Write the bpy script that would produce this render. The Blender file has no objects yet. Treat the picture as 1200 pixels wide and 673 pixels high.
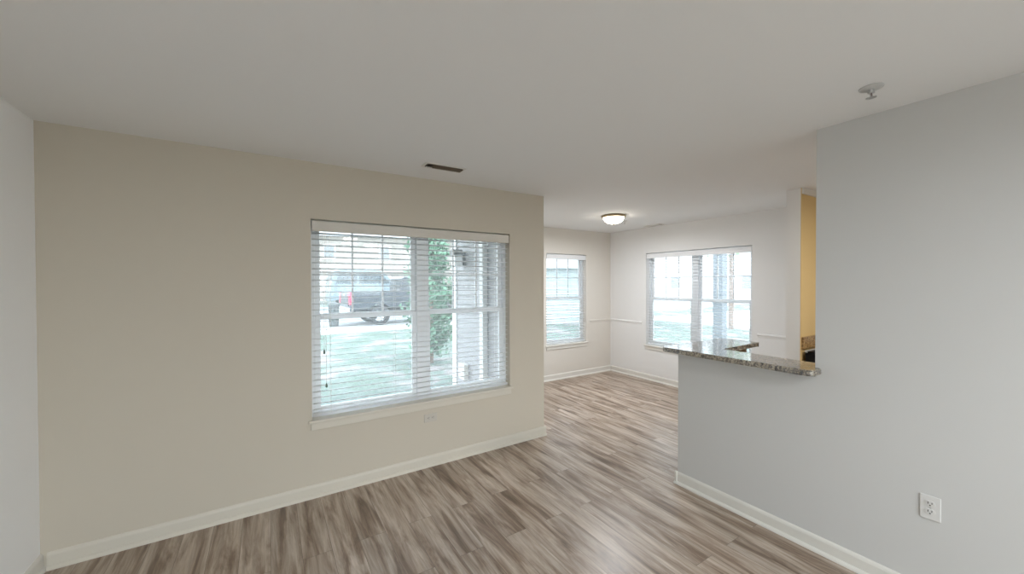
import bpy, bmesh, math, random
from mathutils import Vector, Matrix
random.seed(7)
C = bpy.context.scene.collection
sc = bpy.context.scene

# ------------------------------------------------------------------ camera
YAW, PIT, ROL, FPX, CZ = 0.5668, -0.0109, -0.0023, 448.33, 1.561
cd = bpy.data.cameras.new('camera'); cam = bpy.data.objects.new('camera', cd); C.objects.link(cam)
cd.sensor_fit = 'HORIZONTAL'; cd.sensor_width = 36; cd.lens = 36*FPX/1200
cd.clip_start = .02; cd.clip_end = 400
_f = Vector((math.sin(YAW)*math.cos(PIT), math.cos(YAW)*math.cos(PIT), math.sin(PIT)))
_r = Vector((math.cos(YAW), -math.sin(YAW), 0)); _u = _r.cross(_f)
_r2 = _r*math.cos(ROL)+_u*math.sin(ROL); _u2 = -_r*math.sin(ROL)+_u*math.cos(ROL)
m = Matrix((_r2, _u2, -_f)).transposed().to_4x4(); m.translation = (0, 0, CZ)
cam.matrix_world = m
sc.camera = cam

# ------------------------------------------------------------------ world, sun, exposure
SKY = 3.7
w = bpy.data.worlds.new('world'); sc.world = w; w.use_nodes = True
nt = w.node_tree; bg = nt.nodes['Background']
tc = nt.nodes.new('ShaderNodeTexCoord'); sp = nt.nodes.new('ShaderNodeSeparateXYZ'); rp = nt.nodes.new('ShaderNodeValToRGB')
nt.links.new(tc.outputs['Generated'], sp.inputs[0]); nt.links.new(sp.outputs['Z'], rp.inputs[0]); nt.links.new(rp.outputs[0], bg.inputs[0])
rp.color_ramp.elements[0].position = 0; rp.color_ramp.elements[0].color = (1, .985, .96, 1)
rp.color_ramp.elements[1].position = .6; rp.color_ramp.elements[1].color = (.84, .92, 1, 1)
bg.inputs[1].default_value = SKY
sd = bpy.data.lights.new('sun', 'SUN'); sd.energy = 1.8; sd.angle = math.radians(3); sd.color = (1, .95, .88)
so = bpy.data.objects.new('sun', sd); C.objects.link(so)
so.rotation_euler = Vector((.25, -.45, 1.0)).to_track_quat('Z', 'Y').to_euler()
def portal(x, y, z, sx, sz, rz):
    l = bpy.data.lights.new('window_portal', 'AREA'); l.shape = 'RECTANGLE'; l.size = sx; l.size_y = sz
    l.cycles.is_portal = True
    o = bpy.data.objects.new('window_portal', l); C.objects.link(o); o.location = (x, y, z)
    o.rotation_euler = (math.radians(90), 0, rz)
    return o
# an area light shines along its local -Z; rotated 90 about X it shines along +Y, then rz turns it
portal(1.11, 3.30, 1.30, 1.7, 1.5, math.pi)
portal(4.12, 4.98, 1.28, .9, 1.5, math.pi)
portal(5.31, 3.24, 1.28, 1.6, 1.5, math.pi/2)
portal(.8, -3.38, 1.05, 3.2, 2.1, 0)
sc.view_settings.view_transform = 'Standard'; sc.view_settings.look = 'None'
sc.view_settings.gamma = 1; sc.view_settings.use_curve_mapping = False
sc.view_settings.exposure = 0.93
sc.cycles.max_bounces = 14; sc.cycles.diffuse_bounces = 8; sc.cycles.transparent_max_bounces = 16
sc.cycles.use_denoising = True

# ------------------------------------------------------------------ materials
def mat(name, col, rough=.5, metal=0, spec=.5, bump=None, emit=None, coat=0):
    m = bpy.data.materials.new(name); m.use_nodes = True
    n = m.node_tree.nodes; l = m.node_tree.links; p = n['Principled BSDF']
    p.inputs['Base Color'].default_value = (*col, 1); p.inputs['Roughness'].default_value = rough
    p.inputs['Metallic'].default_value = metal; p.inputs['Specular IOR Level'].default_value = spec
    p.inputs['Coat Weight'].default_value = coat
    if emit: p.inputs['Emission Color'].default_value = (*emit[0], 1); p.inputs['Emission Strength'].default_value = emit[1]
    if bump:
        t = n.new('ShaderNodeTexCoord'); q = n.new('ShaderNodeTexNoise'); q.inputs['Scale'].default_value = bump[0]
        q.inputs['Detail'].default_value = 3
        b = n.new('ShaderNodeBump'); b.inputs['Strength'].default_value = bump[1]; b.inputs['Distance'].default_value = .002
        l.new(t.outputs['Object'], q.inputs['Vector']); l.new(q.outputs[0], b.inputs['Height']); l.new(b.outputs[0], p.inputs['Normal'])
    return m
def noise_mat(name, cols, scale=(1, 1, 1), detail=5, rough=.6, spec=.5, nscale=1, distort=0, bump=0, coat=0):
    m = mat(name, (1, 1, 1), rough, spec=spec, coat=coat); n = m.node_tree.nodes; l = m.node_tree.links; p = n['Principled BSDF']
    t = n.new('ShaderNodeTexCoord'); mp = n.new('ShaderNodeMapping'); mp.inputs['Scale'].default_value = scale
    q = n.new('ShaderNodeTexNoise'); q.inputs['Scale'].default_value = nscale; q.inputs['Detail'].default_value = detail
    q.inputs['Distortion'].default_value = distort
    r = n.new('ShaderNodeValToRGB'); e = r.color_ramp.elements
    for i, (ps, c) in enumerate(cols):
        x = e[i] if i < 2 else e.new(ps)
        x.position = ps; x.color = (*c, 1)
    l.new(t.outputs['Object'], mp.inputs[0]); l.new(mp.outputs[0], q.inputs['Vector']); l.new(q.outputs[0], r.inputs[0]); l.new(r.outputs[0], p.inputs['Base Color'])
    if bump:
        b = n.new('ShaderNodeBump'); b.inputs['Strength'].default_value = bump; b.inputs['Distance'].default_value = .01
        l.new(q.outputs[0], b.inputs['Height']); l.new(b.outputs[0], p.inputs['Normal'])
    return m
M = {}
M['wall'] = mat('off_white_wall_paint', (.79, .785, .775), .75, bump=(160, .06))
M['cream'] = mat('warm_shaded_wall_paint', (.60, .545, .455), .75, bump=(160, .06))  # wall paint with the front wall's shade and warm cast in its colour
M['cream_lit'] = mat('warm_lit_wall_paint', (.70, .665, .61), .75, bump=(160, .06))  # lighter copy for the dining front wall, its brighter light in the colour
M['grey'] = mat('shaded_wall_paint', (.60, .595, .58), .75, bump=(160, .06))  # wall paint darkened so the right wall reads as less lit
M['wall_lit'] = mat('lit_wall_paint', (.90, .90, .90), .75, bump=(160, .06))  # wall paint lightened, window light on the left wall put into the colour
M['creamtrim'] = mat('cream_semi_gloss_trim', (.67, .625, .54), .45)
M['valance'] = mat('cream_valance', (.66, .62, .56), .5)
M['almond'] = mat('almond_plastic', (.56, .52, .46), .4)
M['ceil'] = mat('flat_white_ceiling_paint', (.80, .80, .795), .9, bump=(120, .08))
M['kitchen'] = mat('mustard_kitchen_paint', (.72, .52, .24), .7, bump=(160, .06))
M['trim'] = mat('semi_gloss_white_trim', (.72, .70, .65), .45)
M['vinyl'] = mat('white_vinyl', (.82, .83, .84), .4)
M['blind'] = mat('white_blind_slat', (.93, .94, .95), .45)
_n = M['blind'].node_tree.nodes; _l = M['blind'].node_tree.links     # thin vinyl: some light passes through
_t = _n.new('ShaderNodeBsdfTranslucent'); _t.inputs[0].default_value = (.96, .97, .98, 1); _x = _n.new('ShaderNodeMixShader'); _x.inputs[0].default_value = .85
_l.new(_n['Principled BSDF'].outputs[0], _x.inputs[1]); _l.new(_t.outputs[0], _x.inputs[2]); _l.new(_x.outputs[0], _n['Material Output'].inputs[0])
M['plate'] = mat('white_plastic', (.68, .67, .65), .45)
M['slot'] = mat('dark_slot', (.03, .03, .03), .6)
M['cord'] = mat('blind_cord', (.75, .73, .68), .8)
M['tassel'] = mat('dark_tassel', (.09, .14, .10), .5)
M['nickel'] = mat('brushed_bronze', (.42, .33, .2), .35, 1)
M['chrome'] = mat('chrome', (.6, .6, .6), .3, .8)
M['bowl'] = mat('lit_frosted_glass', (.9, .85, .7), .4, emit=((1, .93, .80), 10))
M['black'] = mat('black_enamel', (.008, .008, .008), .55, spec=.2)
M['steel'] = mat('pale_steel', (.62, .62, .6), .35, .6)
M['vent'] = mat('painted_vent_metal', (.72, .70, .66), .5)
M['dust'] = mat('dusty_brown_louver', (.17, .13, .09), .7)
M['post'] = mat('grey_post_paint', (.10, .115, .13), .6)
M['sprk'] = mat('dull_white_metal', (.55, .55, .54), .4)
M['bulb'] = mat('dark_bulb', (.2, .12, .12), .3)
M['duct'] = mat('dark_duct', (.02, .018, .015), .8)
M['concrete'] = noise_mat('pale_concrete', [(.3, (.3, .29, .28)), (.7, (.40, .38, .36))], nscale=3, rough=.9)
M['asphalt'] = noise_mat('sunbleached_asphalt', [(.3, (.20, .20, .205)), (.7, (.27, .27, .27))], nscale=4, rough=.9)
M['grass'] = noise_mat('patchy_lawn', [(.42, (.055, .085, .062)), (.52, (.08, .105, .088)), (.60, (.17, .145, .14))], nscale=1.1, detail=9, rough=.95, distort=.4, bump=.6)
M['truck'] = mat('dark_blue_car_paint', (.02, .028, .04), .35, coat=.2)
M['suv'] = mat('grey_blue_car_paint', (.14, .18, .20), .35, coat=.2)
M['carglass'] = mat('car_glass', (.03, .045, .055), .08)
M['farglass'] = mat('pale_far_window', (.2, .21, .22), .4)
M['tire'] = mat('tire_rubber', (.02, .02, .022), .8)
M['rim'] = mat('alloy_rim', (.6, .6, .62), .3, .8)
M['red'] = mat('red_lens', (.62, .03, .09), .25)
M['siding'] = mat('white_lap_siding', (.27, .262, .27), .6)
M['beige'] = mat('pale_beige_siding', (.30, .27, .24), .7)
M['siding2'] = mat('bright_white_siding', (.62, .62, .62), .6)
M['bluesiding'] = mat('pale_blue_green_siding', (.36, .42, .425), .7)
M['roof'] = noise_mat('grey_shingles', [(.3, (.22, .22, .23)), (.7, (.32, .31, .31))], nscale=8, rough=.9)
M['bark'] = noise_mat('bark', [(.3, (.12, .08, .06)), (.7, (.26, .18, .14))], scale=(6, 6, 1), nscale=4, rough=.95)
M['leaf'] = noise_mat('dark_leaf', [(.3, (.05, .13, .08)), (.7, (.16, .30, .19))], nscale=4, rough=.7)
M['leaf2'] = noise_mat('light_leaf', [(.3, (.12, .22, .10)), (.7, (.26, .38, .2))], nscale=2, rough=.7)
M['lantern'] = mat('dark_lantern_metal', (.05, .06, .06), .5)
M['bin'] = mat('dark_bin_plastic', (.07, .08, .08), .6)

def glass_mat():
    m = bpy.data.materials.new('window_glass'); m.use_nodes = True; n = m.node_tree.nodes; l = m.node_tree.links
    n.remove(n['Principled BSDF']); o = n['Material Output']
    t = n.new('ShaderNodeBsdfTransparent'); t.inputs[0].default_value = (.90, .955, .98, 1)
    g = n.new('ShaderNodeBsdfGlossy'); g.inputs['Roughness'].default_value = .02
    d = n.new('ShaderNodeBsdfTranslucent'); d.inputs[0].default_value = (.9, .95, 1, 1)       # scatter added so the view outside gets a glare haze
    md = n.new('ShaderNodeMixShader'); md.inputs[0].default_value = .08; l.new(t.outputs[0], md.inputs[1]); l.new(d.outputs[0], md.inputs[2])
    f = n.new('ShaderNodeFresnel'); f.inputs[0].default_value = 1.45
    mx = n.new('ShaderNodeMixShader'); l.new(f.outputs[0], mx.inputs[0]); l.new(md.outputs[0], mx.inputs[1]); l.new(g.outputs[0], mx.inputs[2]); l.new(mx.outputs[0], o.inputs[0])
    return m
M['glass'] = glass_mat()

def floor_mat():
    m = mat('grey_brown_wood_plank_floor', (1, 1, 1), .33); n = m.node_tree.nodes; l = m.node_tree.links; p = n['Principled BSDF']
    t = n.new('ShaderNodeTexCoord'); s = n.new('ShaderNodeSeparateXYZ'); c = n.new('ShaderNodeCombineXYZ')
    l.new(t.outputs['Object'], s.inputs[0]); l.new(s.outputs['Y'], c.inputs['X']); l.new(s.outputs['X'], c.inputs['Y'])
    b = n.new('ShaderNodeTexBrick'); b.offset = .37; b.offset_frequency = 2; b.squash = 1
    b.inputs['Scale'].default_value = 1; b.inputs['Brick Width'].default_value = 1.22; b.inputs['Row Height'].default_value = .152
    b.inputs['Mortar Size'].default_value = .0012; b.inputs['Mortar Smooth'].default_value = .3; b.inputs['Bias'].default_value = 0
    b.inputs['Color1'].default_value = (0, 0, 0, 1); b.inputs['Color2'].default_value = (1, 1, 1, 1); b.inputs['Mortar'].default_value = (.5, .5, .5, 1)
    l.new(c.outputs[0], b.inputs['Vector'])
    def grain(sx, sy, off, det, dist):
        mp = n.new('ShaderNodeMapping'); mp.inputs['Scale'].default_value = (sx, sy, 1)
        ad = n.new('ShaderNodeVectorMath'); ad.operation = 'ADD'
        sc_ = n.new('ShaderNodeVectorMath'); sc_.operation = 'SCALE'; sc_.inputs['Scale'].default_value = off
        l.new(b.outputs['Color'], sc_.inputs[0]); l.new(t.outputs['Object'], mp.inputs[0]); l.new(mp.outputs[0], ad.inputs[0]); l.new(sc_.outputs[0], ad.inputs[1])
        q = n.new('ShaderNodeTexNoise'); q.inputs['Scale'].default_value = 1; q.inputs['Detail'].default_value = det; q.inputs['Roughness'].default_value = .62; q.inputs['Distortion'].default_value = dist
        l.new(ad.outputs[0], q.inputs['Vector']); return q
    g1 = grain(15, 1.7, 9, 9, .55); g2 = grain(70, 3.0, 5, 4, .3)
    r = n.new('ShaderNodeValToRGB'); e = r.color_ramp.elements
    e[0].position = .28; e[0].color = (.12, .08, .052, 1); e[1].position = .41; e[1].color = (.255, .185, .135, 1)
    x = e.new(.51); x.color = (.41, .33, .262, 1); x = e.new(.64); x.color = (.56, .48, .41, 1)
    l.new(g1.outputs[0], r.inputs[0])
    r2 = n.new('ShaderNodeValToRGB'); e = r2.color_ramp.elements
    e[0].position = .35; e[0].color = (.76, .735, .71, 1); e[1].position = .65; e[1].color = (1.06, 1.05, 1.04, 1)
    l.new(g2.outputs[0], r2.inputs[0])
    mx = n.new('ShaderNodeMix'); mx.data_type = 'RGBA'; mx.blend_type = 'MULTIPLY'; mx.inputs[0].default_value = 1
    l.new(r.outputs[0], mx.inputs[6]); l.new(r2.outputs[0], mx.inputs[7])
    r3 = n.new('ShaderNodeValToRGB'); e = r3.color_ramp.elements
    e[0].color = (.92, .92, .92, 1); e[1].color = (1.06, 1.06, 1.06, 1)
    l.new(b.outputs['Color'], r3.inputs[0])
    m2 = n.new('ShaderNodeMix'); m2.data_type = 'RGBA'; m2.blend_type = 'MULTIPLY'; m2.inputs[0].default_value = 1
    l.new(mx.outputs[2], m2.inputs[6]); l.new(r3.outputs[0], m2.inputs[7])
    m3 = n.new('ShaderNodeMix'); m3.data_type = 'RGBA'; m3.inputs[7].default_value = (.15, .115, .09, 1)
    l.new(b.outputs['Fac'], m3.inputs[0]); l.new(m2.outputs[2], m3.inputs[6]); l.new(m3.outputs[2], p.inputs['Base Color'])
    bp = n.new('ShaderNodeBump'); bp.inputs['Strength'].default_value = .25; bp.inputs['Distance'].default_value = .002
    l.new(g1.outputs[0], bp.inputs['Height']); l.new(bp.outputs[0], p.inputs['Normal'])
    rr = n.new('ShaderNodeMapRange'); rr.inputs['To Min'].default_value = .28; rr.inputs['To Max'].default_value = .38
    l.new(g1.outputs[0], rr.inputs[0]); l.new(rr.outputs[0], p.inputs['Roughness'])
    return m
M['floor'] = floor_mat()

def granite(name, ramp, sc_=70):
    m = mat(name, (1, 1, 1), .12); n = m.node_tree.nodes; l = m.node_tree.links; p = n['Principled BSDF']
    t = n.new('ShaderNodeTexCoord'); v = n.new('ShaderNodeTexVoronoi'); v.inputs['Scale'].default_value = sc_
    q = n.new('ShaderNodeTexNoise'); q.inputs['Scale'].default_value = 16; q.inputs['Detail'].default_value = 6
    l.new(t.outputs['Object'], v.inputs['Vector']); l.new(t.outputs['Object'], q.inputs['Vector'])
    s = n.new('ShaderNodeSeparateColor'); l.new(v.outputs['Color'], s.inputs[0])
    ad = n.new('ShaderNodeMath'); ad.operation = 'ADD'; ad.inputs[1].default_value = 0
    mx = n.new('ShaderNodeMath'); mx.operation = 'MULTIPLY_ADD'; mx.inputs[1].default_value = .45
    l.new(s.outputs[0], mx.inputs[0])
    mm = n.new('ShaderNodeMath'); mm.operation = 'MULTIPLY'; mm.inputs[1].default_value = .6; l.new(q.outputs[0], mm.inputs[0]); l.new(mm.outputs[0], mx.inputs[2])
    r = n.new('ShaderNodeValToRGB'); e = r.color_ramp.elements
    for i, (ps, c) in enumerate(ramp):
        x = e[i] if i < 2 else e.new(ps)
        x.position = ps; x.color = (*c, 1)
    l.new(mx.outputs[0], r.inputs[0]); l.new(r.outputs[0], p.inputs['Base Color'])
    return m
M['granite'] = granite('brown_grey_granite', [(.25, (.03, .027, .026)), (.45, (.12, .105, .09)), (.6, (.27, .23, .175)), (.78, (.45, .40, .32))], 130)
M['granite'].node_tree.nodes['Principled BSDF'].inputs['IOR'].default_value = 2.1
M['granite'].node_tree.nodes['Principled BSDF'].inputs['Roughness'].default_value = .09
M['splash'] = granite('brown_granite', [(.25, (.10, .055, .02)), (.5, (.33, .19, .07)), (.75, (.5, .33, .15))], 90)
M['oak'] = noise_mat('dark_oak_panel', [(.3, (.13, .08, .025)), (.7, (.27, .18, .07))], scale=(30, 30, 2), nscale=1, rough=.45)

# ------------------------------------------------------------------ mesh helpers
def box(bm, x0, x1, y0, y1, z0, z1, bev=0):
    r = bmesh.ops.create_cube(bm, size=1)
    for v in r['verts']:
        v.co = Vector((x0+(v.co.x+.5)*(x1-x0), y0+(v.co.y+.5)*(y1-y0), z0+(v.co.z+.5)*(z1-z0)))
    if bev:
        es = list({e for v in r['verts'] for e in v.link_edges})
        bmesh.ops.bevel(bm, geom=es, offset=bev, segments=2, affect='EDGES', profile=.5)
def lathe(bm, prof, cx=0, cy=0, cz=0, seg=32, axis='Z'):
    rings = []
    for r, z in prof:
        ring = []
        if r < 1e-6: ring = [bm.verts.new((0, 0, z))]
        else:
            for k in range(seg):
                a = 2*math.pi*k/seg; ring.append(bm.verts.new((r*math.cos(a), r*math.sin(a), z)))
        rings.append(ring)
    for a, b in zip(rings, rings[1:]):
        for k in range(seg):
            k2 = (k+1) % seg
            if len(a) == 1 and len(b) == 1: continue
            if len(a) == 1: bm.faces.new((a[0], b[k], b[k2]))
            elif len(b) == 1: bm.faces.new((a[k], a[k2], b[0]))
            else: bm.faces.new((a[k], a[k2], b[k2], b[k]))
    for ring in rings:
        for v in ring:
            x, y, z = v.co
            if axis == 'Y': v.co = Vector((x, z, y))
            elif axis == 'X': v.co = Vector((z, x, y))
            v.co += Vector((cx, cy, cz))
def cyl(bm, p0, p1, r0, r1=None, seg=10):
    r1 = r0 if r1 is None else r1
    p0 = Vector(p0); p1 = Vector(p1); d = (p1-p0).normalized(); q = d.to_track_quat('Z', 'Y')
    A = []; B = []
    for k in range(seg):
        a = 2*math.pi*k/seg; o = q @ Vector((math.cos(a), math.sin(a), 0))
        A.append(bm.verts.new(p0+o*r0)); B.append(bm.verts.new(p1+o*r1))
    for k in range(seg): bm.faces.new((A[k], A[(k+1) % seg], B[(k+1) % seg], B[k]))
    bm.faces.new(A[::-1]); bm.faces.new(B)
def prism(bm, pts, axis, a, b, bev=0):
    """polygon pts extruded from a to b along axis ('X','Y','Z')"""
    def mk(u, v, t): return {'X': (t, u, v), 'Y': (u, t, v), 'Z': (u, v, t)}[axis]
    A = [bm.verts.new(mk(u, v, a)) for u, v in pts]; B = [bm.verts.new(mk(u, v, b)) for u, v in pts]
    n = len(pts); fs = [bm.faces.new(A), bm.faces.new(B[::-1])]
    for k in range(n): fs.append(bm.faces.new((A[k], B[k], B[(k+1) % n], A[(k+1) % n])))
    if bev:
        es = list({e for f in fs for e in f.edges})
        bmesh.ops.bevel(bm, geom=es, offset=bev, segments=2, affect='EDGES', profile=.5)
def obj(name, bm, m, parent=None, smooth=False):
    bmesh.ops.recalc_face_normals(bm, faces=bm.faces)
    me = bpy.data.meshes.new(name); bm.to_mesh(me); bm.free()
    o = bpy.data.objects.new(name, me); C.objects.link(o); me.materials.append(m)
    if smooth:
        for p in me.polygons: p.use_smooth = True
    if parent: o.parent = parent
    return o
def struct(name, bm, m): o = obj(name, bm, m); o['kind'] = 'structure'; return o
def empty(name, loc=(0, 0, 0), rz=0, label=None, cat=None, group=None, kind=None):
    o = bpy.data.objects.new(name, None); C.objects.link(o); o.location = loc; o.rotation_euler = (0, 0, rz); o.empty_display_size = .1
    return tag(o, label, cat, group, kind)
def tag(o, label=None, cat=None, group=None, kind=None):
    if label: o['label'] = label
    if cat: o['category'] = cat
    if group: o['group'] = group
    if kind: o['kind'] = kind
    return o
B = bmesh.new

def wall(name, axis, p0, p1, u0, u1, z0, z1, holes=(), m=None):
    """a wall slab: plane 'Y' -> runs along x between y=p0..p1; 'X' -> runs along y; holes are (ua,ub,za,zb)"""
    us = sorted({u0, u1, *[h[0] for h in holes], *[h[1] for h in holes]})
    zs = sorted({z0, z1, *[h[2] for h in holes], *[h[3] for h in holes]})
    us = [u for u in us if u0 <= u <= u1]; zs = [z for z in zs if z0 <= z <= z1]
    def solid(i, j):
        if i < 0 or j < 0 or i >= len(us)-1 or j >= len(zs)-1: return False
        u = (us[i]+us[i+1])/2; z = (zs[j]+zs[j+1])/2
        return not any(h[0] < u < h[1] and h[2] < z < h[3] for h in holes)
    bm = B(); cache = {}
    def V(u, z, p):
        k = (round(u, 5), round(z, 5), p)
        if k not in cache: cache[k] = bm.verts.new((u, p, z) if axis == 'Y' else (p, u, z))
        return cache[k]
    for i in range(len(us)-1):
        for j in range(len(zs)-1):
            if not solid(i, j): continue
            a, b, c, d = us[i], us[i+1], zs[j], zs[j+1]
            bm.faces.new((V(a, c, p0), V(b, c, p0), V(b, d, p0), V(a, d, p0)))
            bm.faces.new((V(a, c, p1), V(a, d, p1), V(b, d, p1), V(b, c, p1)))
            for (di, dj, q) in ((-1, 0, ((a, c), (a, d))), (1, 0, ((b, c), (b, d))), (0, -1, ((a, c), (b, c))), (0, 1, ((a, d), (b, d)))):
                if not solid(i+di, j+dj):
                    (ua, za), (ub, zb) = q
                    bm.faces.new((V(ua, za, p0), V(ub, zb, p0), V(ub, zb, p1), V(ua, za, p1)))
    return struct(name, bm, m or M['wall'])

# ------------------------------------------------------------------ room shell
H = 2.44
XL, A, XE, YB, XC, D, YE, YP = -1.058, 3.12, 2.37, 4.80, 5.13, 2.674, 1.805, .925
YR = -3.2
T = .16
W1 = (.26, 1.96, .56, 2.03)
W3 = (3.70, 4.55, .56, 2.03)
W4 = (2.44, 4.04, .56, 2.03)
bm = B(); box(bm, XL-T, XC+T, YR-T, YB+T, -.12, 0); struct('floor', bm, M['floor'])
bm = B(); box(bm, XL-T, XC+T, YR-T, YB+T, H, H+.3); struct('ceiling', bm, M['ceil'])
wall('wall_left', 'X', XL-T, XL, YR-T, A+T, 0, H, m=M['wall_lit'])
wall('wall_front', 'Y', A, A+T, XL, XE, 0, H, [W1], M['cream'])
wall('wall_dining_left', 'X', XE-T, XE, A+T, YB+T, 0, H)
wall('wall_dining_front', 'Y', YB, YB+T, XE, XC+T, 0, H, [W3], M['cream_lit'])
wall('wall_dining_right', 'X', XC, XC+T, 1.69, YB, 0, H, [W4])
wall('wall_kitchen_right', 'X', XC, XC+T, YR-T, 1.57, 0, H)
wall('wall_rear', 'Y', YR-T, YR, XL, XC, 0, H, [(-.8, 2.4, 0, 2.1)])
wall('wall_right', 'X', D, D+.12, YR, YP, 0, H, m=M['grey'])
# low wall that carries the bar: along the living room, then a short return towards the kitchen opening
bm = B(); prism(bm, [(D, YP), (D+.12, YP), (D+.12, 1.64), (3.37, 1.64), (3.37, YE), (D, YE)], 'Z', 0, 1.03); struct('wall_bar', bm, M['grey'])
# wall between kitchen and dining: its end and dining side cream, its kitchen side mustard
wall('wall_kitchen_divider', 'Y', 1.572, 1.69, 4.20, XC+T, 0, H)
bm = B(); box(bm, 4.2, XC, 1.566, 1.572, 0, H); struct('wall_kitchen_back', bm, M['kitchen'])

# baseboards: board with a rounded cap and a quarter round shoe, profile (out, z)
BP = [(0, 0), (.026, 0), (.024, .010), (.018, .018), (.012, .021), (.012, .074), (.009, .084), (.004, .090), (0, .092)]
def baseboard(name, axis, p, sgn, u0, u1):
    bm = B(); pts = [(p+sgn*o, z) for o, z in BP]
    prism(bm, pts, 'X' if axis == 'Y' else 'Y', u0, u1)
    return struct(name, bm, M['creamtrim'] if name == 'baseboard_front' else M['trim'])
# for axis 'Y' (wall along x) the polygon lives in (y,z); for 'X' in (x,z)
baseboard('baseboard_front', 'Y', A, -1, XL+.026, XE+.02)
baseboard('baseboard_left', 'X', XL, 1, YR, A-.001)
baseboard('baseboard_right', 'X', D, -1, YR, YE+.02)
baseboard('baseboard_bar_return', 'Y', YE, 1, D-.02, 3.37)
baseboard('baseboard_dining_front', 'Y', YB, -1, XE+.026, XC)
baseboard('baseboard_dining_right', 'X', XC, -1, 1.72, YB-.026)
baseboard('baseboard_dining_left', 'X', XE, 1, A, YB)
# chair rail of the dining area
def rail(name, axis, p, sgn, u0, u1, zc=.905):
    pr = [(0, zc-.028), (.005, zc-.026), (.007, zc-.010), (.013, zc), (.013, zc+.010), (.008, zc+.018), (0, zc+.022)]
    bm = B(); prism(bm, [(p+sgn*o, z) for o, z in pr], 'X' if axis == 'Y' else 'Y', u0, u1); return struct(name, bm, M['cream_lit'] if axis == 'Y' else M['wall'])
rail('trim_1', 'Y', YB, -1, 4.62, XC)
rail('trim_2', 'X', XC, -1, 4.11, YB-.022)
rail('trim_3', 'X', XC, -1, 1.69, 2.37)
rail('trim_4', 'Y', YB, -1, XE, 3.63)
bm = B(); box(bm, 4.2, XC, 1.545, 1.566, H-.055, H, .004); struct('trim_5', bm, M['trim'])

# ------------------------------------------------------------------ windows (local x along the wall, y outwards, z up)
def double_hung(parent, x0, x1, z0, z1, yf):
    """one double-hung unit inside parent: upper sash with 3x2 lites, lower sash clear"""
    zm = z0+(z1-z0)*.508
    def sash(name, a, b, c, d, y0, y1, grid):
        f = .038
        bm = B()
        box(bm, a, a+f, y0, y1, c, d, .003); box(bm, b-f, b, y0, y1, c, d, .003)
        box(bm, a+f, b-f, y0, y1, c, c+f+.004, .003); box(bm, a+f, b-f, y0, y1, d-f, d, .003)
        s = obj(name, bm, M['vinyl'], parent)
        g = B(); ym = (y0+y1)/2; box(g, a+f-.004, b-f+.004, ym-.002, ym+.002, c+f, d-f+.004); obj('glass_pane', g, M['glass'], s)
        if grid:
            g = B(); W = (b-a-2*f)
            for k in (1, 2): xk = a+f+W*k/3; box(g, xk-.007, xk+.007, ym-.006, ym+.006, c+f, d-f)
            zk = (c+d)/2; box(g, a+f, b-f, ym-.0065, ym+.0065, zk-.007, zk+.007); obj('muntin_grid', g, M['vinyl'], s)
    sash('upper_sash', x0, x1, zm-.018, z1, yf+.036, yf+.062, True)
    sash('lower_sash', x0, x1, z0, zm+.018, yf+.008, yf+.034, False)
def window(name, loc, rz, W, z0, z1, units):
    e = empty(name, loc, rz, kind='structure')
    fr = .03; y0, y1 = .075, .15
    bm = B()
    box(bm, 0, fr, y0, y1, z0, z1, .003); box(bm, W-fr, W, y0, y1, z0, z1, .003)
    box(bm, fr, W-fr, y0, y1, z0, z0+fr, .003); box(bm, fr, W-fr, y0, y1, z1-fr, z1, .003)
    if units == 2: box(bm, W/2-.042, W/2+.042, y0, y1, z0+fr, z1-fr, .004)
    obj('window_frame', bm, M['vinyl'], e)
    if units == 2:
        double_hung(e, fr, W/2-.042, z0+fr, z1-fr, y0); double_hung(e, W/2+.042, W-fr, z0+fr, z1-fr, y0)
    else: double_hung(e, fr, W-fr, z0+fr, z1-fr, y0)
    bm = B()     # stool and apron
    box(bm, -.022, W+.022, -.028, 0, z0-.018, z0+.004, .006); box(bm, .002, W-.002, -.01, .075, z0-.0, z0+.004)
    obj('window_sill', bm, M['creamtrim'] if name == 'window_1' else M['trim'], e)
    bm = B(); box(bm, -.008, W+.008, -.013, 0, z0-.07, z0-.018, .004); obj('apron', bm, M['creamtrim'] if name == 'window_1' else M['trim'], e)
    return e
window('window_1', (W1[0], A, 0), 0, W1[1]-W1[0], W1[2], W1[3], 2)
window('window_2', (W3[0], YB, 0), 0, W3[1]-W3[0], W3[2], W3[3], 1)
window('window_3', (XC, W4[1], 0), -math.pi/2, W4[1]-W4[0], W4[2], W4[3], 2)

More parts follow.
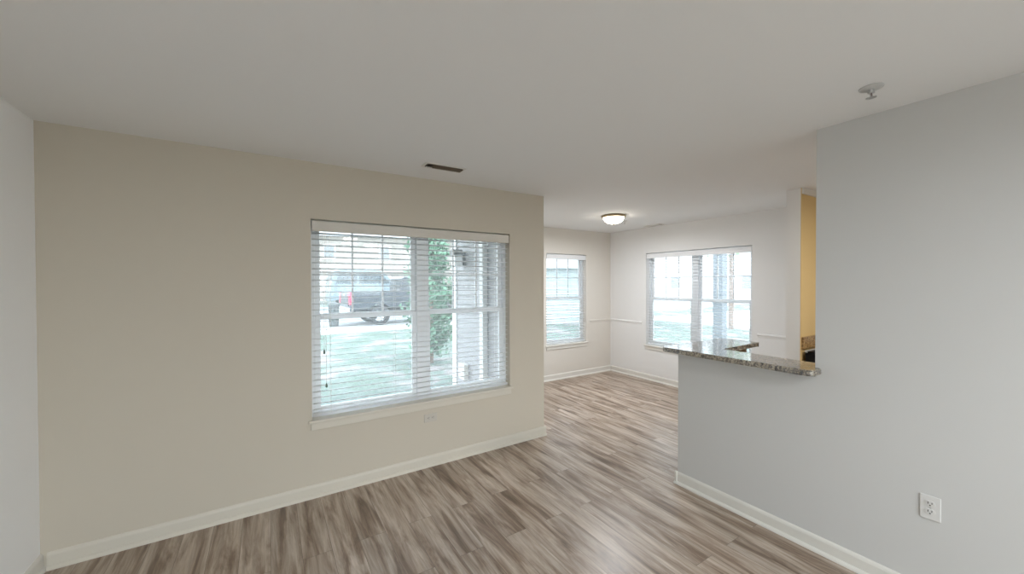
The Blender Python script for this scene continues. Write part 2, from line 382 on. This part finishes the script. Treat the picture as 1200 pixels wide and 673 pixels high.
def blind(loc, rz, W, z0, z1, label, cords, tilt=.15):
    e = empty('window_blind', loc, rz, label, 'window blind')
    g = .009
    bm = B(); box(bm, g, W-g, .022, .066, z1-.062, z1-.008); obj('headrail', bm, M['blind'], e)
    bm = B(); prism(bm, [(.004, z1-.088), (.014, z1-.088), (.014, z1-.012), (.004, z1-.012), (.000, z1-.02), (.002, z1-.05), (.000, z1-.08)], 'X', g, W-g); obj('valance', bm, M['valance'] if cords else M['vinyl'], e)
    bm = B(); z = z0+.062; n = 0
    while z < z1-.075:
        # slightly crowned slat 50 mm deep
        prof = [(y_, z+q_-tilt*(y_-.043)) for y_, q_ in ((.018, -.0005), (.030, .0004), (.043, .0007), (.056, .0004), (.068, -.0005), (.068, -.0018), (.056, -.0009), (.043, -.0006), (.030, -.0009), (.018, -.0018))]
        prism(bm, prof, 'X', g+.004, W-g-.004); z += .0435
    obj('slats', bm, M['blind'], e)
    bm = B(); box(bm, g+.004, W-g-.004, .018, .068, z0+.012, z0+.034, .004); obj('bottom_rail', bm, M['blind'], e)
    k = 4 if W > 1.2 else 2
    for i in range(k):
        x = .13+(W-.26)*i/(k-1)
        bm = B()
        for yy in (.017, .069): cyl(bm, (x, yy, z0+.03), (x, yy, z1-.06), .0009, seg=6)
        obj('ladder_cord', bm, M['cord'], e)
    for (x, zb) in cords:
        bm = B(); cyl(bm, (x, .012, zb), (x, .012, z1-.088), .0012, seg=6); o = obj('pull_cord', bm, M['cord'], e)
        bm = B(); lathe(bm, [(0, 0), (.006, .002), (.0075, .012), (.004, .03), (.0015, .036)], x, .012, zb-.034, 12); obj('tassel', bm, M['tassel'], o, True)
    return e
blind((W1[0], A, 0), 0, W1[1]-W1[0], W1[2]+.004, W1[3], 'wide white horizontal blind with pull cords on the large living room window', [(.085, 1.07), (.098, .82)], .12)
blind((W3[0], YB, 0), 0, W3[1]-W3[0], W3[2]+.004, W3[3], 'narrow white horizontal blind on the small dining window left of the corner', [], -.08)
blind((XC, W4[1], 0), -math.pi/2, W4[1]-W4[0], W4[2]+.004, W4[3], 'white horizontal blind on the dining window behind the granite bar', [], .04)

# unseen glazed door added in the rear wall to let daylight in
e = empty('added_rear_door', (-.8, YR, 0), 0, kind='structure')
bm = B()
for a, b in ((0, .07), (1.07, 1.13), (2.1, 2.16), (3.13, 3.2)): box(bm, a, b, -.13, -.05, 0, 2.1, .004)
for a, b in ((.07, 1.07), (1.13, 2.1), (2.16, 3.13)):
    box(bm, a, b, -.13, -.05, 0, .09, .004); box(bm, a, b, -.13, -.05, 2.02, 2.1, .004)
fr = obj('door_frame', bm, M['vinyl'], e)
for a, b in ((.07, 1.07), (1.13, 2.1), (2.16, 3.13)):
    bm = B(); box(bm, a, b, -.092, -.088, .09, 2.02); obj('glass_pane', bm, M['glass'], e)

# ------------------------------------------------------------------ the granite bar top (L-shaped, rounded outer corners)
def rc(cx, cy, r, a0, a1, n=6): return [(cx+r*math.cos(math.radians(a0+(a1-a0)*k/n)), cy+r*math.sin(math.radians(a0+(a1-a0)*k/n))) for k in range(n+1)]
X0, X1, Y0, Y1 = 2.552, 2.832, .893, 1.868
pts = rc(X0+.028, Y0+.028, .028, 180, 270)+[(D-.0005, Y0), (D-.0005, YP+.0005), (X1, YP+.0005), (X1, 1.56), (3.41-.02, 1.56)]+rc(3.41-.03, 1.56+.03, .03, -90, 0, 4)[1:]+rc(3.41-.05, Y1-.05, .05, 0, 90)+rc(X0+.03, Y1-.03, .03, 90, 180)
bm = B(); prism(bm, pts, 'Z', 1.031, 1.066, .008)
tag(obj('bar_countertop', bm, M['granite']), 'L-shaped speckled brown and grey granite bar top on the low white wall', 'countertop')
bm = B(); box(bm, 2.80, 3.31, 1.617, 1.639, .10, 1.028, .003)
tag(obj('back_panel', bm, M['oak']), 'brown wood panel under the far leg of the granite bar top', 'panel')

# ------------------------------------------------------------------ kitchen glimpse
bm = B(); box(bm, 4.21, 5.12, 1.545, 1.5655, .935, 1.045, .003)
tag(obj('backsplash', bm, M['splash']), 'low brown granite backsplash strip on the mustard kitchen wall', 'backsplash')
e = empty('kitchen_range', (4.60, 1.22, 0), 0, 'black kitchen range with pale rear trim against the mustard wall', 'range')
bm = B(); box(bm, -.375, .375, -.30, .32, .02, .90, .006); obj('body', bm, M['black'], e)
bm = B(); box(bm, -.378, .378, -.32, .30, .902, .916, .005); ct = obj('cooktop', bm, M['black'], e)
bm = B(); box(bm, -.378, .378, .302, .322, .902, .924, .003); obj('rear_trim', bm, M['steel'], e)
for sx in (-.19, .19):
    for sy in (-.16, .13):
        bm = B(); lathe(bm, [(.055, .9165), (.085, .9165), (.085, .918), (.055, .918), (.055, .9165)], sx, sy, 0, 28); obj('burner_ring', bm, M['steel'], ct)
bm = B(); box(bm, -.36, .36, -.33, -.302, .20, .72, .006); dr = obj('oven_door', bm, M['black'], e)
bm = B(); cyl(bm, (-.3, -.36, .68), (.3, -.36, .68), .011, seg=12); cyl(bm, (-.27, -.36, .68), (-.27, -.328, .68), .008); cyl(bm, (.27, -.36, .68), (.27, -.328, .68), .008); obj('handle', bm, M['steel'], dr)
bm = B(); box(bm, -.36, .36, -.325, -.302, .75, .89, .004); cp = obj('control_panel', bm, M['black'], e)
for k in range(4):
    bm = B(); lathe(bm, [(0, 0), (.02, 0), (.018, .022), (0, .024)], -.27+k*.18, -.349, .82, 16, 'Y'); obj('knob', bm, M['steel'], cp)

# ------------------------------------------------------------------ outlets
def outlet(loc, rz, roll, label, pm):
    # root orientation: plate lies in local x/z, facing -y
    e = empty('wall_outlet', loc, rz, label, 'outlet'); e.rotation_euler = (0, roll, rz)
    bm = B(); box(bm, -.035, .035, -.006, 0, -.0575, .0575, .003); obj('cover_plate', bm, pm, e)
    for s in (-1, 1):
        bm = B(); zc = s*.0195
        p = [(.017*math.cos(t)*1.0, zc+max(-.0135, min(.0135, .0175*math.sin(t)))) for t in [2*math.pi*k/24 for k in range(24)]]
        q = []
        for a in p:
            if not q or (abs(a[0]-q[-1][0])+abs(a[1]-q[-1][1])) > 1e-5: q.append(a)
        prism(bm, q, 'Y', -.0085, -.0055); f = obj('receptacle', bm, pm, e)
        bm = B(); box(bm, -.0075, -.005, -.0095, -.0084, zc-.001, zc+.009); box(bm, .005, .0075, -.0095, -.0084, zc, zc+.008)
        cyl(bm, (0, -.0095, zc-.007), (0, -.0084, zc-.007), .0028, seg=10); obj('slots', bm, M['slot'], f)
    bm = B(); lathe(bm, [(0, -.0075), (.003, -.007), (.0034, -.0055)], 0, 0, 0, 12, 'Y'); obj('screw', bm, M['chrome'], e)
outlet((1.158, A, .413), 0, math.pi/2, 'almond outlet plate turned sideways under the large window', M['almond'])
outlet((D, .4625, .477), -math.pi/2, 0, 'white duplex outlet low on the right wall below the bar end', M['plate'])

# ------------------------------------------------------------------ ceiling fittings
def vent(loc, rz, L, Wd, label, n, lm='dust'):
    e = empty('ceiling_vent', loc, rz, label, 'vent')
    bm = B(); b = .018
    box(bm, -L/2, L/2, -Wd/2, -Wd/2+b, -.007, 0, .002); box(bm, -L/2, L/2, Wd/2-b, Wd/2, -.007, 0, .002)
    box(bm, -L/2, -L/2+b, -Wd/2+b, Wd/2-b, -.007, 0, .002); box(bm, L/2-b, L/2, -Wd/2+b, Wd/2-b, -.007, 0, .002); obj('frame', bm, M['vent'], e)
    bm = B(); box(bm, -L/2+b, L/2-b, -Wd/2+b, Wd/2-b, -.0015, -.0002); obj('duct_opening', bm, M['duct'], e)
    for k in range(n):
        x = -L/2+b+(L-2*b)*(k+.5)/n; s = .006 if x > -L*.27 else -.004
        bm = B(); prism(bm, [(x-s, -.0018), (x-s+.0014, -.0018), (x+s+.0014, -.013), (x+s, -.013)], 'Y', -Wd/2+b, Wd/2-b); obj('louver', bm, M[lm], e)
    return e
vent((1.13, 2.73, H), math.radians(-1), .32, .12, 'small white register with dark slots on the ceiling above the large window', 16)
vent((4.98, 3.78, H), math.pi/2, .30, .11, 'faint white vent on the dining ceiling near the right window wall', 12, 'vent')

def sprinkler(loc, label, k=1):
    e = empty('fire_sprinkler', loc, 0, label, 'sprinkler'); e.scale = (1, 1, .75)
    bm = B(); lathe(bm, [(.0, 0), (.040*k, 0), (.038*k, -.006), (.020*k, -.012), (.012*k, -.012), (0, -.012)], seg=28); obj('escutcheon', bm, M['sprk'], e, True)
    bm = B(); cyl(bm, (0, 0, -.010), (0, 0, -.028), .009*k); cyl(bm, (0, 0, -.028), (0, 0, -.034), .012*k, seg=6); obj('body', bm, M['chrome'], e)
    bm = B()
    for s in (-1, 1): cyl(bm, (s*.010*k, 0, -.032), (s*.013*k, 0, -.046), .0022*k, seg=6); cyl(bm, (s*.013*k, 0, -.046), (0, 0, -.060), .0022*k, seg=6)
    obj('frame_arms', bm, M['chrome'], e)
    bm = B(); cyl(bm, (0, 0, -.034), (0, 0, -.056), .0022*k, seg=8); obj('bulb', bm, M['bulb'], e)
    bm = B()
    for i in range(12):
        a = 2*math.pi*i/12; c, s_ = math.cos(a), math.sin(a); p = Vector((-s_, c, 0))*.003*k
        q = [Vector((c, s_, 0))*.005*k-p, Vector((c, s_, 0))*.017*k-p, Vector((c, s_, 0))*.017*k+p, Vector((c, s_, 0))*.005*k+p]
        A_ = [bm.verts.new((v.x, v.y, -.0605)) for v in q]; B_ = [bm.verts.new((v.x, v.y, -.0618)) for v in q]
        bm.faces.new(A_); bm.faces.new(B_[::-1])
        for j in range(4): bm.faces.new((A_[j], B_[j], B_[(j+1) % 4], A_[(j+1) % 4]))
    cyl(bm, (0, 0, -.0595), (0, 0, -.0622), .0062*k, seg=14); obj('deflector', bm, M['chrome'], e)
sprinkler((2.305, .594, H), 'chrome fire sprinkler hanging from the ceiling near the right wall', 1.1)
sprinkler((4.28, 3.74, H), 'small fire sprinkler just right of the lit dining ceiling light', .9)

def ceiling_light(loc, label, watts, col, k=1.0):
    e = empty('ceiling_light', loc, 0, label, 'ceiling light')
    e.scale = (k, k, 1)
    bm = B(); lathe(bm, [(0, 0), (.150, 0), (.158, -.006), (.158, -.018), (.148, -.030), (.132, -.030), (.132, -.02), (0, -.02)], seg=48); obj('rim', bm, M['nickel'], e, True)
    bm = B(); lathe(bm, [(.131, -.026), (.128, -.045), (.112, -.072), (.085, -.092), (.045, -.104), (0, -.108)], seg=48); obj('glass_bowl', bm, M['bowl'], e, True)
    bm = B(); lathe(bm, [(.0, -.107), (.009, -.108), (.010, -.116), (.005, -.124), (0, -.126)], seg=16); obj('finial', bm, M['nickel'], e, True)
    ld = bpy.data.lights.new('lamp', 'AREA'); ld.shape = 'DISK'; ld.size = .28; ld.energy = watts; ld.color = col
    lo = bpy.data.objects.new('lamp', ld); C.objects.link(lo); lo.location = (loc[0], loc[1], loc[2]-.135)
    return e
ceiling_light((3.822, 3.522, H), 'lit flush ceiling light with frosted bowl and bronze rim over the dining area', 15, (.92, .95, 1))
ceiling_light((1.3, -1.2, H), 'unseen fill light added as a flush bowl fixture behind the camera nearer the right wall', 18, (.88, .94, 1))  # fill lamp added out of view to brighten the living room
ceiling_light((1.9, -2.3, H), 'unseen fill light added as a flush bowl fixture behind the camera nearer the added rear glazing', 25, (.88, .94, 1))  # second unseen lamp added to lift the living room light
ceiling_light((3.7, .2, H), 'unseen fill light added as a flush bowl fixture in the kitchen', 14, (1, .97, .92))  # added lamp hidden by the right wall, lifts the kitchen side

# ------------------------------------------------------------------ outdoors
GZ = -.15
FW = Vector((math.sin(YAW), math.cos(YAW), 0)); RT = Vector((math.cos(YAW), -math.sin(YAW), 0))
def cw(px, depth): return FW*depth+RT*((px-600)/FPX*depth)      # a bearing and a distance from the room
bm = B(); box(bm, -60, 70, -50, 60, GZ-.3, GZ); struct('ground_lawn', bm, M['grass'])
# kerb and street, running obliquely past the building
sdir = (RT*.82+FW*.57).normalized(); snrm = Vector((-sdir.y, sdir.x, 0))
def strip(name, p, d, n, L0, L1, w0, w1, z0, z1, m):
    bm = B(); q = [p+d*L0+n*w0, p+d*L1+n*w0, p+d*L1+n*w1, p+d*L0+n*w1]
    prism(bm, [(v.x, v.y) for v in q], 'Z', z0, z1); return struct(name, bm, m)
P0 = cw(430, 13.4)
strip('sidewalk', P0, sdir, snrm, -30, 60, 0, 1.3, GZ-.05, GZ+.02, M['concrete'])
strip('street', P0, sdir, snrm, -30, 60, 1.5, 16, GZ-.05, GZ+.012, M['asphalt'])

bm = B(); box(bm, 14.8, 40, -25, 12, GZ-.05, GZ+.01); struct('parking_lot', bm, noise_mat('white_gravel', [(.3, (.50, .49, .47)), (.7, (.62, .60, .58))], nscale=3, rough=.9))

def wheel(parent, x, y, r=.40):
    bm = B(); s = 1 if y > 0 else -1
    lathe(bm, [(r*.62, -.12), (r*.92, -.12), (r, -.09), (r, .09), (r*.92, .12), (r*.62, .12), (r*.62, -.12)], x, y, r, 32, 'Y'); t = obj('tire', bm, M['tire'], parent, True)
    bm = B(); lathe(bm, [(r*.62, -.1), (r*.62, .1)], x, y, r, 24, 'Y'); lathe(bm, [(0, .06*s), (r*.16, .07*s), (r*.2, .05*s)], x, y, r, 24, 'Y')
    for k in range(6):
        a = 2*math.pi*k/6; c, q = math.cos(a), math.sin(a)
        cyl(bm, (x+c*r*.1, y+s*.05, r+q*r*.1), (x+c*r*.63, y+s*.06, r+q*r*.63), .03, .022, 6)
    obj('rim', bm, M['rim'], t)
def pickup(loc, rz):
    e = empty('pickup_truck', loc, rz, 'dark pickup truck with red tail light parked in the street beyond the lawn', 'truck')
    # x forwards, tail at 0; bottom .62, bed rim 1.36
    def arch(cx, r, z): return [(cx+r*math.cos(t), .40+r*math.sin(t)) for t in [math.pi-math.pi*k/10 for k in range(11)] if .40+r*math.sin(t) > z-.001]
    low = .62
    side = [(0, low)]+arch(1.15, .50, low)+arch(4.55, .50, low)+[(5.55, low), (5.62, .85), (5.55, 1.15), (4.3, 1.28), (4.0, 1.34), (2.1, 1.36), (.02, 1.36)]
    bm = B(); prism(bm, side, 'Y', -.95, .95, .015); obj('body', bm, M['truck'], e)
    bm = B(); prism(bm, [(2.05, 1.35), (2.12, 1.92), (2.3, 1.98), (3.4, 1.98), (3.6, 1.9), (4.2, 1.32)], 'Y', -.80, .80, .03); cab = obj('cab', bm, M['truck'], e)
    for y0, y1 in ((-.815, -.795), (.795, .815)):
        bm = B(); prism(bm, [(2.22, 1.42), (2.27, 1.86), (2.85, 1.88), (2.85, 1.42)], 'Y', y0, y1); prism(bm, [(2.93, 1.42), (2.93, 1.88), (3.42, 1.87), (3.9, 1.42)], 'Y', y0, y1); obj('side_window', bm, M['carglass'], cab)
    bm = B(); prism(bm, [(2.035, 1.45), (2.10, 1.86), (2.115, 1.86), (2.05, 1.45)], 'Y', -.65, .65); obj('rear_window', bm, M['carglass'], cab)
    for s in (-1, 1):
        bm = B(); box(bm, -.03, .13, s*.86-.11, s*.86+.11, .86, 1.34, .015); obj('tail_light', bm, M['red'], e)
    bm = B(); box(bm, -.16, .0, -.93, .93, .56, .74, .02); obj('rear_bumper', bm, M['rim'], e)
    bm = B(); box(bm, -.025, .0, -.72, .72, .78, 1.32, .01); tg = obj('tailgate', bm, M['truck'], e)
    bm = B(); box(bm, -.04, -.02, -.12, .12, 1.2, 1.26, .004); obj('handle', bm, M['rim'], tg)
    bm = B(); box(bm, 5.58, 5.72, -.9, .9, .55, .78, .02); obj('front_bumper', bm, M['rim'], e)
    bm = B(); box(bm, .1, 2.0, -.955, -.945, 1.0, 1.03); box(bm, .3, 4.9, -.5, .5, .45, .62); obj('chassis', bm, M['tire'], e)
    for x in (1.15, 4.55):
        for y in (-.82, .82): wheel(e, x, y)
    return e
ang = math.atan2(sdir.y, sdir.x)
tp = cw(404, 15.6); pickup((tp.x, tp.y, GZ+.012), ang)
def suv(loc, rz, label):
    e = empty('parked_car', loc, rz, label, 'car')
    def arch(cx, r, z): return [(cx+r*math.cos(t), .36+r*math.sin(t)) for t in [math.pi-math.pi*k/10 for k in range(11)] if .36+r*math.sin(t) > z-.001]
    side = [(0, .4)]+arch(.9, .42, .4)+arch(3.7, .42, .4)+[(4.6, .4), (4.68, .75), (4.55, 1.02), (3.6, 1.15), (2.9, 1.72), (2.6, 1.8), (.5, 1.82), (.2, 1.7), (.0, 1.1)]
    bm = B(); prism(bm, side, 'Y', -.9, .9, .03); obj('body', bm, M['suv'], e)
    for s in (-1, 1):
        a, b = sorted((s*.892, s*.908))
        bm = B(); prism(bm, [(.3, 1.18), (.42, 1.66), (1.4, 1.70), (1.4, 1.18)], 'Y', a, b); prism(bm, [(1.5, 1.18), (1.5, 1.70), (2.6, 1.68), (3.35, 1.18)], 'Y', a, b); obj('side_window', bm, M['carglass'], e)
        bm = B(); box(bm, -.03, .07, s*.8-.07, s*.8+.07, .9, 1.3, .01); obj('tail_light', bm, M['rim'], e)
    bm = B(); prism(bm, [(-.005, 1.2), (.17, 1.66), (.19, 1.66), (.02, 1.2)], 'Y', -.7, .7); obj('rear_window', bm, M['carglass'], e)
    for x in (.9, 3.7):
        for y in (-.79, .79): wheel(e, x, y, .36)
    return e
p = cw(384, 24.0); v_ = suv((p.x, p.y, GZ+.012), ang, 'tall grey blue van parked across the street behind the dark pickup')
v_.scale = (1.1, 1.05, 1.42); v_.name = 'parked_van'; v_['category'] = 'van'
p = cw(391, 15.0); bm = B(); lathe(bm, [(0, 0), (.16, 0), (.18, .1), (.2, .78), (.22, .82), (.2, .9), (.08, .95), (0, .95)], seg=20)
o = tag(obj('street_bin', bm, M['bin'], None, True), 'dark round bin beside the pickup tail', 'bin'); o.location = (p.x, p.y, GZ+.02)

# lap siding on the outside of the dining wall, seen through the large window
def siding(name, axis, p, sgn, u0, u1, z0, z1, m, step=.11, dep=.012):
    bm = B(); pts = [(p, z0)]; z = z0
    while z < z1-1e-6:
        z2 = min(z+step, z1); pts += [(p+sgn*dep*1.35, z), (p+sgn*dep*.35, z2)]; z = z2
    pts += [(p, z1)]
    prism(bm, pts, 'X' if axis == 'Y' else 'Y', u0, u1); return struct(name, bm, m)
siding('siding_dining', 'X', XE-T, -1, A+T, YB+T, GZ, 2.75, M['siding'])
bm = B(); box(bm, XE-T-.03, XE-T+.07, YB+T-.0, YB+T+.03, GZ, 2.75); box(bm, XE-T-.03, XE-T-.0005, YB+T-.09, YB+T, GZ, 2.75); struct('trim_6', bm, M['vinyl'])
e = empty('wall_lantern', (XE-T-.028, 4.62, 1.87), -math.pi/2, 'small dark wall lantern on the white siding outside the large window', 'lantern')
bm = B(); box(bm, -.06, .06, -.03, .0, -.09, .09, .008); obj('mounting_plate', bm, M['lantern'], e)
bm = B(); box(bm, -.055, .055, -.15, -.04, -.1, .06, .006); obj('lantern_glass', bm, M['vinyl'], e)
bm = B(); prism(bm, [(-.08, .06), (.08, .06), (.02, .13), (-.02, .13)], 'Y', -.17, -.0305); obj('lantern_cap', bm, M['lantern'], e)
e = empty('drain_pipe', (XE-T-.055, 4.02, 0), 0, 'pale vertical downspout on the white siding outside the large window', 'downspout')
bm = B(); box(bm, -.035, .035, -.045, .045, GZ+.05, 2.7, .008); obj('pipe', bm, M['siding2'], e)
for z in (.4, 2.0):
    bm = B(); box(bm, -.037, .04, -.052, .052, z, z+.03, .003); obj('strap', bm, M['vinyl'], e)
e = empty('utility_box', (XE-T-.017, 4.58, .40), 0, 'small grey utility box low on the white siding wall', 'utility box')
bm = B(); box(bm, -.07, 0, -.08, .08, -.1, .1, .006); obj('box_body', bm, M['vent'], e)
bm = B(); box(bm, -.078, -.07, -.065, .065, -.08, .08, .003); obj('cover', bm, M['vinyl'], e)

# trees
def foliage(bm, fn, n, s):
    for _ in range(n):
        c = fn(); q = Vector((random.gauss(0, 1), random.gauss(0, 1), random.gauss(0, 1))).normalized(); a = q.orthogonal().normalized(); b = q.cross(a)
        k = s*random.uniform(.6, 1.3); vs = [bm.verts.new(c+a*k), bm.verts.new(c+b*k*.5), bm.verts.new(c-a*k), bm.verts.new(c-b*k*.5)]
        bm.faces.new(vs)
def tree(name, p, label, h, crown_z, r, lm, n, ls, trunk=.06, conic=False, group=None):
    e = empty(name, (p.x, p.y, GZ), 0, label, 'tree', group)
    bm = B(); cyl(bm, (0, 0, -.05), (.02, .01, h*.55), trunk, trunk*.7); cyl(bm, (.02, .01, h*.55), (0, 0, h*.93), trunk*.7, trunk*.2)
    for k in range(9):
        a = k*2.4; z = crown_z+(h-crown_z)*k/11; rr = r*(.75 if not conic else .8*(1-k/11))
        cyl(bm, (.01, 0, z), (math.cos(a)*rr, math.sin(a)*rr, z+rr*.6), trunk*.3, trunk*.08, 6)
    obj('trunk', bm, M['bark'], e)
    lumps = [(random.uniform(0, 6.28), random.random(), random.random()) for _ in range(60)]
    def fn():
        a, t, q = random.choice(lumps)
        z = crown_z+(h-crown_z)*t
        prof = (1-t)**.6*min(1, t*6+.35) if conic else math.sqrt(max(0, 1-(2*t-1)**2))
        R_ = r*prof*(.45+.55*q)
        return Vector((math.cos(a)*R_, math.sin(a)*R_, z))+Vector((random.gauss(0, 1), random.gauss(0, 1), random.gauss(0, 1)))*(r*.16)
    bm = B(); foliage(bm, fn, n, ls); obj('foliage', bm, lm, e)
    return e
tree('evergreen_tree', cw(505, 8.2), 'narrow green evergreen tree at the corner beyond the large window', 4.2, .35, .62, M['leaf'], 7000, .06, .05, True)
tree('broadleaf_tree', cw(857, 14), 'leafy tree with a bare reddish trunk beyond the right pane of the dining window', 8.0, 3.4, 2.0, M['leaf2'], 2600, .12, .09)

# pale neighbouring buildings
def house(p, rz, L, Wd, h, m, label, wins):
    e = empty('neighbouring_building', (p.x, p.y, GZ), rz, label, 'building')
    bm = B(); z = 0; pts = [(-Wd/2+.02, 0)]
    box(bm, -L/2, L/2, -Wd/2, Wd/2, 0, h)
    prof = [(-Wd/2, 0)]; z = 0
    while z < h-.01: prof += [(-Wd/2-.03, z), (-Wd/2-.008, min(z+.2, h))]; z += .2
    prof += [(-Wd/2, h)]
    prism(bm, prof, 'X', -L/2, L/2); obj('wall', bm, m, e)
    bm = B(); prism(bm, [(-Wd/2-.4, h), (Wd/2+.4, h), (0, h+1.8)], 'X', -L/2-.3, L/2+.3); obj('roof', bm, M['roof'], e)
    for (x, zz) in wins:
        bm = B(); box(bm, x-.55, x+.55, -Wd/2-.07, -Wd/2-.02, zz, zz+1.4, .01); f = obj('window', bm, M['vinyl'], e)
        bm = B(); box(bm, x-.45, x+.45, -Wd/2-.08, -Wd/2-.071, zz+.1, zz+1.3); obj('pane', bm, M['farglass'], f)
    return e
p = cw(440, 42); house(p, -.25, 34, 9, 6.2, M['beige'], 'long pale beige building across the street beyond the parked cars', [(-13, 1), (-9, 1), (-4, 1), (1, 1), (6, 1), (11, 1), (-13, 4), (-9, 4), (-4, 4), (1, 4), (6, 4), (11, 4)])
p = cw(652, 19); house(p, -YAW+.1, 5.0, 6, 2.3, M['bluesiding'], 'pale blue green sided building beyond the small dining window', [])
p = cw(830, 40); house(p, -1.0, 26, 9, 6.2, M['siding2'], 'pale white building far beyond the bar side dining window', [(-9, 1), (-3, 1), (3, 1), (9, 1)])

# porch post outside the right dining window
bm = B(); px_, py_ = 6.75, 3.74
box(bm, px_-.085, px_+.085, py_-.085, py_+.085, GZ, 2.75, .01); box(bm, px_-.11, px_+.11, py_-.11, py_+.11, GZ, GZ+.2, .01); box(bm, px_-.11, px_+.11, py_-.11, py_+.11, 2.6, 2.75, .01)
tag(obj('porch_post', bm, M['post']), 'square white porch post outside the right pane of the dining window', 'post')
